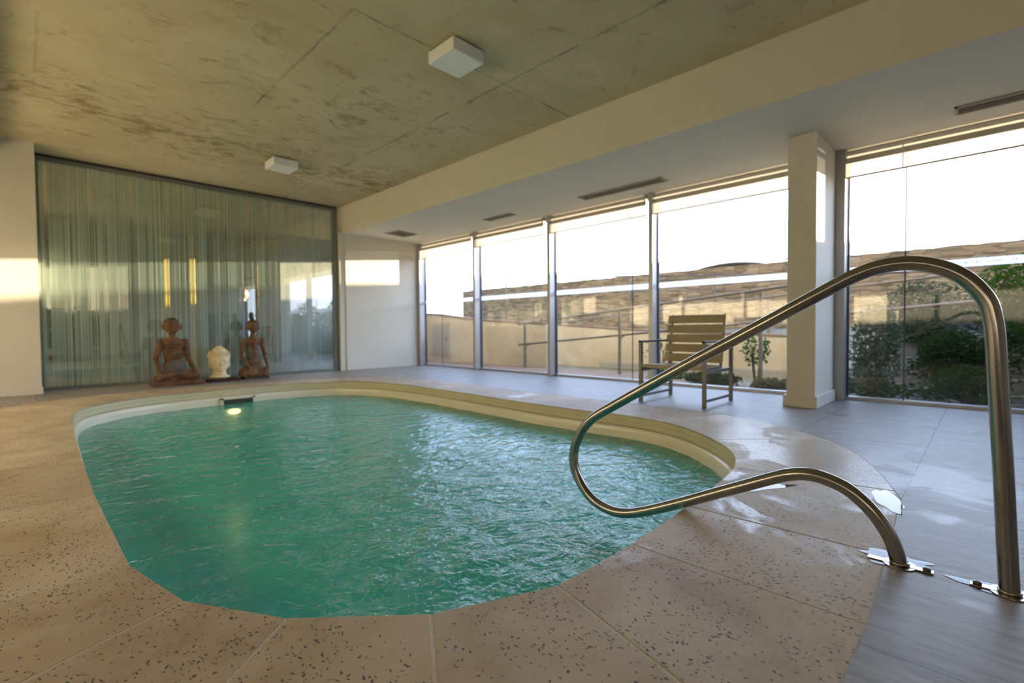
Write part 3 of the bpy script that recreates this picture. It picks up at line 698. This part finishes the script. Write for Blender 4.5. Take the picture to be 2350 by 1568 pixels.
# ------------------------------------------------------------------ statues
def statue_big():
    r = empty('kneeling_statue', (1.58, 8.36, 0), 'larger brown wooden kneeling figure with hands on its knees, by the striped glass', 'statue')
    cx, cy = 1.56, 8.36
    MB().box(1.26, 1.90, 8.24, 8.47, 0.0, 0.07, 0.012).build('plinth', 'statue', r)
    m = MB()
    m.ell((cx - .03, cy, .60), (.15, .085, .10)); m.ell((cx - .03, cy, .46), (.125, .085, .18)); m.ell((cx - .02, cy, .28), (.14, .10, .11))
    m.cap((cx - .03, cy, .64), (cx - .035, cy - .01, .76), .052, .045)
    m.cap((cx - .17, cy, .63), (cx - .24, cy - .02, .40), .05, .038); m.cap((cx - .24, cy - .02, .40), (cx - .20, cy - .06, .17), .036, .028); m.ell((cx - .19, cy - .075, .14), (.04, .035, .05))
    m.cap((cx + .12, cy, .63), (cx + .15, cy - .02, .38), .05, .038); m.cap((cx + .15, cy - .02, .38), (cx + .24, cy - .06, .17), .036, .028); m.ell((cx + .25, cy - .075, .14), (.04, .035, .05))
    m.cap((cx - .02, cy, .20), (cx - .22, cy - .03, .11), .095, .065); m.cap((cx, cy, .20), (cx + .25, cy - .03, .11), .095, .06)
    m.cap((cx - .22, cy, .10), (cx + .22, cy, .10), .05, .05)
    m.ell((cx - .04, cy - .01, .855), (.098, .095, .105)); m.ell((cx - .04, cy - .03, .80), (.07, .075, .06))
    m.ell((cx - .04, cy - .115, .845), (.016, .022, .03)); m.ell((cx - .04, cy - .10, .795), (.03, .018, .012))
    m.ell((cx - .14, cy, .85), (.022, .028, .04)); m.ell((cx + .065, cy, .84), (.024, .03, .045))
    for k in range(4): m.tube([(cx - .13 + .2 * j / 6, cy - .088 + .014 * abs(j - 3) / 3, .60 - .045 * k) for j in range(7)], .011, 8)
    remesh(m.build('figure_body', 'statue', r, True), 0.008)
    h = MB(); h.ell((cx - .04, cy + .012, .895), (.10, .097, .075)); h.ell((cx - .04, cy, .955), (.06, .06, .022)); remesh(h.build('hair_cap', 'statue_dark', r, True), 0.009)
    s = MB(); s.ell((cx - .02, cy - .055, .27), (.125, .07, .10)); remesh(s.build('loincloth', 'statue_blue', r, True), 0.009)
    for sx in (-1, 1): MB().ell((cx - .04 + sx * .036, cy - .097, .862), (.014, .008, .009)).build('eye', 'statue_dark', r, True)
statue_big()
def statue_small():
    r = empty('kneeling_statue', (2.65, 8.52, 0), 'slimmer wooden kneeling figure with topknot and red stripe, right of the bust', 'statue')
    cx, cy = 2.645, 8.52
    MB().box(2.47, 2.86, 8.42, 8.62, 0, 0.035, 0.008).build('plinth', 'statue_dark', r)
    m = MB()
    m.ell((cx, cy, .60), (.125, .07, .09)); m.ell((cx, cy, .45), (.095, .07, .17)); m.ell((cx, cy, .26), (.12, .085, .11))
    m.cap((cx, cy, .64), (cx, cy, .77), .04, .036)
    m.cap((cx - .13, cy, .62), (cx - .18, cy - .02, .39), .042, .03); m.cap((cx - .18, cy - .02, .39), (cx - .10, cy - .08, .19), .03, .024); m.ell((cx - .09, cy - .09, .17), (.03, .03, .04))
    m.cap((cx + .13, cy, .62), (cx + .17, cy - .02, .39), .042, .03); m.cap((cx + .17, cy - .02, .39), (cx + .20, cy - .06, .19), .03, .024); m.ell((cx + .19, cy - .07, .17), (.03, .03, .04))
    m.cap((cx - .15, cy - .02, .10), (cx + .15, cy - .02, .10), .085, .085); m.ell((cx, cy, .17), (.17, .09, .07))
    m.ell((cx + .005, cy - .01, .85), (.088, .08, .10)); m.ell((cx, cy - .03, .79), (.055, .055, .05))
    m.ell((cx, cy - .095, .84), (.013, .018, .026)); m.ell((cx - .09, cy, .83), (.018, .022, .04)); m.ell((cx + .095, cy, .83), (.018, .022, .04))
    m.ell((cx, cy - .083, .795), (.022, .012, .009))
    remesh(m.build('figure_body', 'statue', r, True), 0.008)
    h = MB(); h.ell((cx + .005, cy + .01, .90), (.085, .08, .06)); h.cap((cx - .005, cy, .95), (cx - .02, cy, 1.0), .034, .036); h.ell((cx - .02, cy, 1.045), (.035, .033, .038)); remesh(h.build('topknot_hair', 'statue_dark', r, True), 0.008)
    s = MB(); s.ell((cx, cy - .02, .42), (.105, .068, .17)); remesh(s.build('grey_robe', 'statue_blue', r, True), 0.009)
    MB().box(cx - .014, cx + .022, cy - .098, cy - .08, .33, .60, .004).build('red_stripe', 'statue_red', r)
    for sx in (-1, 1): MB().ell((cx + sx * .03, cy - .085, .855), (.012, .007, .008)).build('eye', 'statue_dark', r, True)
statue_small()
def bust():
    r = empty('head_sculpture', (2.15, 8.45, 0), 'cream stone head sculpture on a dark red base between two wooden figures', 'sculpture')
    MB().box(1.95, 2.40, 8.35, 8.60, 0, 0.045, 0.006).build('base', 'dark_wood', r)
    cx, cy = 2.14, 8.46; m = MB()
    m.ell((cx, cy, .345), (.145, .12, .15)); m.ell((cx, cy - .01, .25), (.118, .105, .12)); m.ell((cx, cy, .45), (.105, .10, .075)); m.ell((cx, cy, .515), (.055, .055, .04))
    m.cap((cx, cy, .10), (cx, cy, .2), .095, .085); m.ell((cx, cy, .075), (.15, .11, .035))
    m.ell((cx, cy - .125, .27), (.018, .024, .035)); m.ell((cx, cy - .11, .215), (.034, .014, .012)); m.ell((cx, cy - .10, .175), (.035, .022, .02))
    for sx in (-1, 1):
        m.ell((cx + sx * .05, cy - .113, .295), (.03, .012, .011)); m.ell((cx + sx * .05, cy - .112, .325), (.036, .012, .008)); m.ell((cx + sx * .132, cy + .01, .27), (.018, .03, .075))
    remesh(m.build('carved_head', 'plaster_bust', r, True), 0.0075, 2)
    h = MB(); h.ell((cx, cy + .012, .385), (.149, .125, .115)); h.ell((cx, cy, .465), (.10, .095, .07))
    rr = random.Random(2)
    for k in range(230):
        t = rr.uniform(0, 2 * PI); z = rr.uniform(0.0, 1.0); s = math.sqrt(1 - z * z)
        h.ell((cx + .15 * s * math.cos(t), cy + .012 + .126 * s * math.sin(t), .39 + .115 * z), (.011,) * 3, u=8, v=6)
    h.build('curled_hair', 'plaster_bust', r, True)
bust()

# ------------------------------------------------------------------ next room behind the striped glass
struct(MB().box(XL, XW + 0.3, 14.0, 14.2, 0, CZ).build('wall_next_room', 'far_wall'))
struct(MB().box(4.5, XW + 0.14, 12.4, 14.0, 0, CZ).build('wall_next_side', 'far_wall'))
struct(MB().box(6.12, 6.3, 9.05, 12.4, 0, 0.9).build('wall_next_sill', 'far_wall'))
struct(MB().box(XL, 1.6, 12.9, 13.05, 0, 2.3).build('wall_partition', 'far_wall'))
for (xx, yy, lb) in ((2.02, 11.5, 'left of two yellow posts seen through the striped glass'), (2.46, 11.5, 'right of two yellow posts seen through the striped glass')):
    r = empty('yellow_post', (xx, yy, 0), lb, 'post', 'yellow posts in the next room')
    MB().box(xx - .045, xx + .045, yy - .045, yy + .045, 0.02, CZ, .004).build('shaft', 'yellow', r)
    MB().box(xx - .075, xx + .075, yy - .075, yy + .075, 0.0, .02, .003).build('foot_plate', 'vent', r)

def leaves(mb, c, r, n, size, rnd, shell=0.0):
    for _ in range(n):
        while True:
            p = Vector((rnd.uniform(-1, 1), rnd.uniform(-1, 1), rnd.uniform(-1, 1)))
            if shell < p.length < 1: break
        q = Vector(c) + Vector((p.x * r[0], p.y * r[1], p.z * r[2]))
        a = Vector((rnd.gauss(0, 1), rnd.gauss(0, 1), rnd.gauss(0, .7))).normalized(); n2 = a.cross(Vector((rnd.gauss(0, 1), rnd.gauss(0, 1), rnd.gauss(0, 1)))).normalized()
        s = size * rnd.uniform(.6, 1.3); w_ = s * .32; up = a.cross(n2) * s * .12
        v = [mb.b.verts.new(q), mb.b.verts.new(q + a * s * .5 + n2 * w_ + up), mb.b.verts.new(q + a * s), mb.b.verts.new(q + a * s * .5 - n2 * w_ + up)]
        mb.b.faces.new(v)
def shrub(name, loc, r, n, size, mat, label, cat, seed, group=None, stems=6, trunk=0.0):
    rnd = random.Random(seed); t = empty(name, loc, label, cat, group); x0, y0, z0 = loc
    f = MB(); c = (x0, y0, z0 + trunk + r[2]); leaves(f, c, r, n, size, rnd); f.build('foliage', mat, t, normals=False)
    s = MB()
    for k in range(stems):
        a = rnd.uniform(0, 2 * PI); q = rnd.uniform(.2, .75)
        s.tube([(x0 + .02 * math.cos(a), y0 + .02 * math.sin(a), z0 - .02), (x0 + r[0] * q * .5 * math.cos(a), y0 + r[1] * q * .5 * math.sin(a), z0 + trunk + r[2] * .7), (x0 + r[0] * q * math.cos(a), y0 + r[1] * q * math.sin(a), z0 + trunk + r[2] * 1.5)], [.012, .008, .004], 6)
    s.build('stems', 'bark', t)
    return t
def pot_plant(x0, y0, lab, seed):
    t = shrub('potted_plant', (x0, y0, 0.36), (.42, .38, .42), 420, .14, 'leaf', lab, 'plant', seed, 'potted plants in the next room')
    p = MB(); p.lathe([(.12, 0), (.14, .02), (.19, .36), (.2, .38), (.17, .38), (.16, .35)], (x0, y0), 24)
    o = p.build('pot', 'terracotta', t, True)
pot_plant(0.55, 10.3, 'leafy potted plant behind the glass at its left end', 21)
pot_plant(3.0, 12.2, 'leafy potted plant behind the glass, beyond the wooden figures', 22)
def person():
    x0, y0 = 3.38, 11.5
    r = empty('person', (x0, y0, 0), 'person in a dark jacket with white collar standing beyond the striped glass', 'person')
    R_ = lambda p: (x0 + p[0], y0 + p[1], p[2])
    m = MB()
    m.ell(R_((.03, 0, 1.585)), (.078, .095, .115)); m.ell(R_((.05, 0, 1.54)), (.06, .065, .07)); m.ell(R_((.115, 0, 1.57)), (.02, .014, .022)); m.cap(R_((0, 0, 1.38)), R_((.01, 0, 1.5)), .058, .052)
    for sy in (-1, 1): m.ell(R_((.015, sy * .095, 1.575)), (.02, .012, .032))
    m.ell(R_((0, 0, 1.2)), (.10, .16, .22)); m.ell(R_((0, 0, .95)), (.10, .15, .14))
    for sy in (-1, 1):
        m.cap(R_((0, sy * .19, 1.36)), R_((-.01, sy * .23, 1.08)), .045, .036); m.cap(R_((-.01, sy * .23, 1.08)), R_((.08, sy * .22, .84)), .035, .026)
        m.ell(R_((.10, sy * .22, .79)), (.022, .035, .045))
        for k, dx in enumerate((-.018, -.006, .006, .018)): m.cap(R_((.10, sy * .22 + dx, .755)), R_((.115, sy * .22 + dx, .695 + abs(dx - .003) * .6)), .008, .007, 8, 2)
        m.cap(R_((.115, sy * .19, .785)), R_((.135, sy * .185, .74)), .009, .008, 8, 2)
        m.cap(R_((0, sy * .09, .88)), R_((.01, sy * .10, .48)), .08, .052); m.cap(R_((.01, sy * .10, .48)), R_((-.01, sy * .10, .09)), .05, .035); m.ell(R_((.05, sy * .10, .04)), (.12, .042, .035))
    remesh(m.build('body', 'skin', r, True), 0.010, 2)
    j = MB(); j.ell(R_((0, 0, 1.20)), (.125, .19, .25)); j.ell(R_((0, 0, .98)), (.125, .175, .15)); j.ell(R_((0, 0, 1.36)), (.085, .21, .07))
    for sy in (-1, 1): j.cap(R_((0, sy * .195, 1.36)), R_((-.01, sy * .235, 1.08)), .062, .052); j.cap(R_((-.01, sy * .235, 1.08)), R_((.075, sy * .225, .87)), .05, .042)
    remesh(j.build('jacket', 'jacket', r, True), 0.012, 2)
    c = MB(); c.lathe([(.068, 1.40), (.066, 1.455), (.058, 1.46), (.058, 1.40)], (x0, y0), 20); c.build('shirt_collar', 'collar', r, True)
    t = MB(); t.ell(R_((0, 0, .90)), (.115, .165, .10))
    for sy in (-1, 1): t.cap(R_((0, sy * .09, .88)), R_((.01, sy * .10, .48)), .092, .066); t.cap(R_((.01, sy * .10, .48)), R_((-.01, sy * .10, .10)), .064, .052)
    remesh(t.build('trousers', 'trousers', r, True), 0.012, 2)
    h = MB(); h.ell(R_((.005, 0, 1.625)), (.085, .092, .092)); h.ell(R_((-.035, 0, 1.57)), (.06, .09, .09)); remesh(h.build('hair', 'hair', r, True), 0.010, 2)
    for sy in (-1, 1): MB().ell(R_((.05, sy * .10, .04)), (.135, .05, .042)).build('shoe', 'trousers', r, True)
    for sy in (-1, 1): MB().ell(R_((.102, sy * .032, 1.595)), (.009, .013, .009)).build('eye', 'hair', r, True)
person()

# ------------------------------------------------------------------ outdoors
b = bmesh.new(); n = 60; W_ = {}
def gz(x, y):
    z = -0.02
    if x > 8.6: z += min(1.0, (x - 8.6) / 3.5) * 0.75
    if y < 1.6: z += max(0, min(1, (1.6 - y) / 0.8)) * (max(0, min(1, (x - 7.0) / 2.6)) ** .8) * 0.95 * (1 - 0.75 * max(0, min(1, (x - 8.6) / 3.5)))
    return z + noise.noise((x * .9, y * .9, 0)) * 0.03 * min(1, max(0, x - 6.6))
xs2 = [6.27 + (14.3 - 6.27) * i / 60 for i in range(61)]; ys2 = [-9 + 36 * j / 160 for j in range(161)]
G = [[b.verts.new((x, y, gz(x, y))) for y in ys2] for x in xs2]
for i in range(60):
    for j in range(160): b.faces.new((G[i][j], G[i + 1][j], G[i + 1][j + 1], G[i][j + 1]))
t_ = MB(); t_.b.free(); t_.b = b
gr = t_.build('ground_outside', 'terrain', None, True); struct(gr)
struct(MB().box(-40, 200, -120, 160, -1.5, -1.3).build('ground_far', 'terrain'))
struct(MB().box(6.30, 7.3, 3.0, 11.0, -0.02, 0.0).build('ground_path', 'soil'))
struct(MB().box(6.27, 6.32, YB, 14.2, -0.3, -0.0).build('trim_threshold', 'kerb'))
# facade above and beyond the windows
struct(MB().box(6.15, 6.35, YB - 0.2, 14.2, SZ, CZ + 0.3).build('wall_facade', 'white_wall'))
# rubble bank below window 5
rnd = random.Random(5); pb = MB()
for k in range(900):
    x = rnd.uniform(6.5, 9.6); y = rnd.uniform(-2.6, 1.35)
    if any((x - a) ** 2 + (y - c) ** 2 < q_ ** 2 for a, c, q_ in ((6.72, .9, .2), (8.45, .62, .35), (8.3, -.3, .3), (7.25, -.62, .35), (9.3, -1.2, .45), (6.85, .12, .18), (8.1, -1.75, .5), (7.55, .3, .2))): continue
    s = rnd.uniform(.012, .045) * (1 + .5 * (rnd.random() > .9)); z = gz(x, y) + s * .3
    q = bmesh.ops.create_icosphere(pb.b, subdivisions=1, radius=1); mt = Matrix.Translation((x, y, z)) @ Matrix.Rotation(rnd.uniform(0, 6), 4, 'Z') @ Matrix.Diagonal((s * 1.3, s * rnd.uniform(.8, 1.6), s * .6, 1))
    for v in q['verts']: v.co = mt @ v.co
tag(pb.build('rubble', 'pebble', None), 'pale rubble stones scattered on the dark planted bank outside', 'rubble', kind='stuff')
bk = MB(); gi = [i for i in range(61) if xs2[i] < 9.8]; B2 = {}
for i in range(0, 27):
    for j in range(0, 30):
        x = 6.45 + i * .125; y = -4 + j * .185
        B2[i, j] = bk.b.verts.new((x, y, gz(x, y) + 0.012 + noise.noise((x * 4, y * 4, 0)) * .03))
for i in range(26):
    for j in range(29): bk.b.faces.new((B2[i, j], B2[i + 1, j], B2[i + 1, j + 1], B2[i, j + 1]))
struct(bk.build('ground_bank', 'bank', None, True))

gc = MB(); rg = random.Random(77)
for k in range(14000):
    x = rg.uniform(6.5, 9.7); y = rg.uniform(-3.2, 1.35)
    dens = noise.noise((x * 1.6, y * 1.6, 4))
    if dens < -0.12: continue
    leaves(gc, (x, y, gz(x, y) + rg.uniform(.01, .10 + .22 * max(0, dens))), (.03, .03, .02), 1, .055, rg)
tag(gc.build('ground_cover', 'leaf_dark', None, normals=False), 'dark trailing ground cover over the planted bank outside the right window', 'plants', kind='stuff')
# ledgestone wall with an uneven top
lw = MB(); ny = 150
top = [2.485 + 0.008 * noise.noise((k * .35, 0, 0)) + (0.008 * (1 if noise.noise((k * .9, 3, 0)) > 0 else -1)) for k in range(ny + 1)]
Ya = [-9 + (16.9 + 9) * k / ny for k in range(ny + 1)]
va = [[lw.b.verts.new((x, Ya[k], z)) for k in range(ny + 1) for z in (0.3, top[k])] for x in (14.0, 14.45)]
for k in range(ny):
    for s in (0, 1):
        a = va[s]; f = (a[2 * k], a[2 * k + 1], a[2 * k + 3], a[2 * k + 2]); lw.b.faces.new(f if s else f[::-1])
    lw.b.faces.new((va[0][2 * k + 1], va[0][2 * k + 3], va[1][2 * k + 3], va[1][2 * k + 1]))
for k in (0, ny): lw.b.faces.new((va[0][2 * k], va[0][2 * k + 1], va[1][2 * k + 1], va[1][2 * k]))
tag(lw.build('stone_wall', 'ledge'), 'long ledgestone garden wall running behind the outdoor ramp', 'wall')

def sidewall(name, x, t, prof, mat, lab):
    m = MB(); n = len(prof)
    A = [[m.b.verts.new((xx, y, z)) for (y, z) in prof] for xx in (x, x + t)]
    B = [[m.b.verts.new((xx, y, -0.1)) for (y, z) in prof] for xx in (x, x + t)]
    for k in range(n - 1):
        for s in (0, 1): m.b.faces.new((B[s][k], B[s][k + 1], A[s][k + 1], A[s][k]))
        m.b.faces.new((A[0][k], A[0][k + 1], A[1][k + 1], A[1][k]))
    for k in (0, n - 1): m.b.faces.new((B[0][k], A[0][k], A[1][k], B[1][k]))
    o = m.build(name, mat); tag(o, lab, 'wall')
    c = MB()
    A = [[c.b.verts.new((xx, y, z + dz)) for (y, z) in prof] for dz in (0.001, 0.028) for xx in (x - .02, x + t + .02)]
    for k in range(n - 1):
        c.b.faces.new((A[2][k], A[2][k + 1], A[3][k + 1], A[3][k])); c.b.faces.new((A[0][k], A[0][k + 1], A[2][k + 1], A[2][k])); c.b.faces.new((A[1][k], A[1][k + 1], A[3][k + 1], A[3][k])); c.b.faces.new((A[0][k], A[0][k + 1], A[1][k + 1], A[1][k]))
    c.build('coping', 'soil', o)
    return o
w1 = sidewall('ramp_wall', 7.38, 0.16, [(13.6, 1.32), (10.0, 1.155), (8.4, 0.985), (6.3, 0.87)], 'render', 'beige rendered ramp wall with the metal hatch, seen through the far windows')
w2 = sidewall('ramp_wall', 8.35, 0.16, [(6.9, 0.86), (4.7, 0.72), (3.0, 0.66), (1.5, 0.6)], 'render', 'beige rendered ramp wall behind the chair and the ramp railing')
# hatch in the near ramp wall
r = empty('metal_hatch', (7.36, 9.7, 0.1), 'square grey metal hatch in the beige ramp wall at far left', 'hatch')
MB().box(7.355, 7.378, 9.42, 10.1, 0.12, 0.95, .004).build('hatch_frame', 'alu_beige', r)
MB().box(7.345, 7.356, 9.48, 10.04, 0.18, 0.89, .003).build('hatch_door', 'kerb', r)
MB().box(7.333, 7.345, 9.5, 9.53, 0.48, 0.58, .002).build('hatch_handle', 'alu_dark', r)
# planter kerb and railings
tag(MB().box(8.2, 8.32, 1.4, 5.6, -0.02, 0.10, .005).build('planter_kerb', 'kerb'), 'low pale concrete kerb of the planting bed behind the chair', 'kerb')
def railing(x, ys, base, top, mid, rad, lab, group, ends=(0.15, 0.15), brackets=True):
    r = empty('ramp_railing', (x, sum(ys) / len(ys), base(ys[0])), lab, 'railing', group)
    y0, y1 = ys[0] + ends[0], ys[-1] - ends[1]
    P_ = lambda f: [(x, y0 + (y1 - y0) * k / 12, f(y0 + (y1 - y0) * k / 12)) for k in range(13)]
    MB().tube(P_(top), rad, 12).build('top_rail', 'rail_out', r, True)
    if mid: MB().tube(P_(mid), rad * .9, 12).build('mid_rail', 'rail_out', r, True)
    for y in ys:
        MB().box(x - .02, x + .02, y - .022, y + .022, base(y) - .05, top(y) - .02, .003).build('post', 'rail_out', r)
        if brackets and mid: MB().tube([(x, y, mid(y) - .12), (x, y - .02, mid(y) - .05), (x, y - .09, mid(y) - .01)], .010, 8).build('bracket', 'rail_out', r, True)
lin = lambda ya, za, yb, zb: (lambda y: za + (zb - za) * (y - ya) / (yb - ya))
railing(7.1, [6.63, 4.44, 2.22], lin(6.63, -0.08, 2.22, 0.10), lin(6.63, .89, 2.2, 1.29), lin(6.63, .47, 3.97, .70), .021, 'nearest outdoor ramp railing with two bars and flat posts', 'outdoor railings', (0.18, 2.2))
railing(8.7, [7.0, 4.9, 2.6, 0.6], lin(7.0, -0.1, 2.3, 0.2), lin(7.0, .92, 2.3, 1.30), None, .018, 'second outdoor ramp railing, behind the nearest one', 'outdoor railings')
def railA():
    # railing on the terrace beyond, crossing the view level
    A = Vector((8.2, 11.6)); B = Vector((15.0, 4.9)); f = lambda t, z: ((A.x + (B.x - A.x) * t), (A.y + (B.y - A.y) * t), z)
    A = Vector((7.9, 10.9)); B = Vector((13.6, 4.4))
    r = empty('terrace_railing', (A.x, A.y, 1.0), 'thin high terrace railing with sunlit posts in front of the sky', 'railing', 'outdoor railings')
    zt = lambda t: 2.18 - 0.02 * t
    MB().tube([f(0, 1.0), f(0, 2.05), f(.004, 2.13), f(.012, 2.17)] + [f(.02 + .98 * k / 10, zt(k / 10)) for k in range(11)], .017, 10).build('top_rail', 'rail_out', r, True)
    MB().tube([f(.02 + .98 * k / 10, 1.80 - 0.05 * k / 10) for k in range(11)], .012, 8).build('mid_rail', 'rail_out', r, True)
    for t in (0.24, 0.62, 0.88):
        MB().tube([f(t, 0.9), f(t, 2.17)], .022, 10).build('post', 'rail_out', r, True)
railA()
# low dark vaulted roof just showing over the wall
r = empty('vaulted_roof', (17, 6.3, 2.0), 'dark curved roof showing just above the stone wall', 'roof')
m = MB(); n = 16
for k in range(n): 
    pass
arc = [(7.4 - 2.9 * k / n, 2.62 + 0.24 * math.sin(PI * k / n) ** .8) for k in range(n + 1)]
A = [[m.b.verts.new((xx, y, z)) for (y, z) in arc] for xx in (16.0, 18.5)]; Bv = [[m.b.verts.new((xx, y, z - .08)) for (y, z) in arc] for xx in (16.0, 18.5)]
for k in range(n):
    m.b.faces.new((A[0][k], A[0][k + 1], A[1][k + 1], A[1][k])); m.b.faces.new((Bv[0][k], Bv[0][k + 1], Bv[1][k + 1], Bv[1][k]))
    m.b.faces.new((A[0][k], A[0][k + 1], Bv[0][k + 1], Bv[0][k]))
m.build('roof_sheet', 'roof', r, True)
MB().box(16.1, 18.4, 4.6, 7.3, -1.3, 2.6).build('shed_wall', 'render', r)

SG = 'shrubs on the bank outside'
for a in [((6.72, 0.90, 0.0), (.24, .24, .52), 1900, .05, 'leaf_grey', 'grey-green bush against the glass just right of the pillar', 31),
          ((8.45, 0.62, 0.55), (.5, .5, .42), 2400, .05, 'leaf_grey', 'hazy grey-green bush higher on the bank behind the bush by the pillar', 37),
          ((8.3, -0.30, 0.62), (.45, .5, .50), 2800, .055, 'leaf', 'mid-green bush on the bank beneath the arch of the handrail', 32),
          ((7.25, -0.62, 0.12), (.42, .42, .66), 4200, .055, 'leaf_dark', 'dense dark green bush at the right edge behind the tall rail post', 33),
          ((9.3, -1.2, 0.85), (.55, .6, .62), 2600, .07, 'leaf', 'tall green bush high on the bank at the right edge of the view', 34),
          ((6.85, 0.12, 0.0), (.24, .30, .19), 1300, .045, 'leaf_dark', 'low dark bush at the foot of the bank beside the glass', 35),
          ((8.1, -1.75, 0.5), (.6, .6, .7), 2600, .07, 'leaf_dark', 'dark bush outside beyond the right edge', 36),
          ((7.55, 0.30, 0.20), (.30, .30, .26), 1800, .05, 'leaf_dark', 'round dark bush half way up the bank under the rail arch', 38)]:
    shrub('shrub', *a[:5], a[5], 'shrub', a[6], SG)
PGp = 'young plants in the bed outside'
shrub('young_plant', (7.35, 2.35, -0.02), (.16, .2, .22), 130, .07, 'leaf', 'young leafy plant outside just right of the chair back', 'plant', 41, PGp, 4, .25)
shrub('young_plant', (7.05, 1.62, -0.02), (.14, .16, .28), 150, .07, 'leaf', 'young leafy plant outside against the left side of the pillar', 'plant', 42, PGp, 4, .30)
shrub('young_plant', (7.2, 3.75, -0.02), (.22, .3, .22), 70, .06, 'leaf', 'thin sparse plant outside left of the chair', 'plant', 43, PGp, 5, .25)
shrub('grass_clump', (7.0, 3.55, -0.02), (.14, .28, .06), 600, .07, 'leaf', 'green grass clump outside left of the chair legs', 'grass', 44, PGp, 3)
shrub('grass_clump', (6.85, 2.78, -0.02), (.18, .40, .075), 1100, .06, 'leaf_dark', 'dark low hedge clump outside behind the chair seat', 'grass', 45, PGp, 3)
shrub('grass_clump', (6.8, 1.98, -0.02), (.2, .22, .06), 700, .07, 'straw', 'dry olive grass clump outside between chair and pillar', 'grass', 46, PGp, 3)
shrub('distant_tree', (30, 47, -1.3), (2.2, 2.6, 1.6), 1500, .5, 'leaf', 'small distant tree in the gap left of the stone wall', 'tree', 51, None, 5, 1.4)
shrub('shrub', (15.6, 4.0, 1.9), (.5, .6, .42), 700, .12, 'leaf', 'green bush tip beside the dark curved roof above the wall', 'shrub', 52, 'plants above the stone wall')
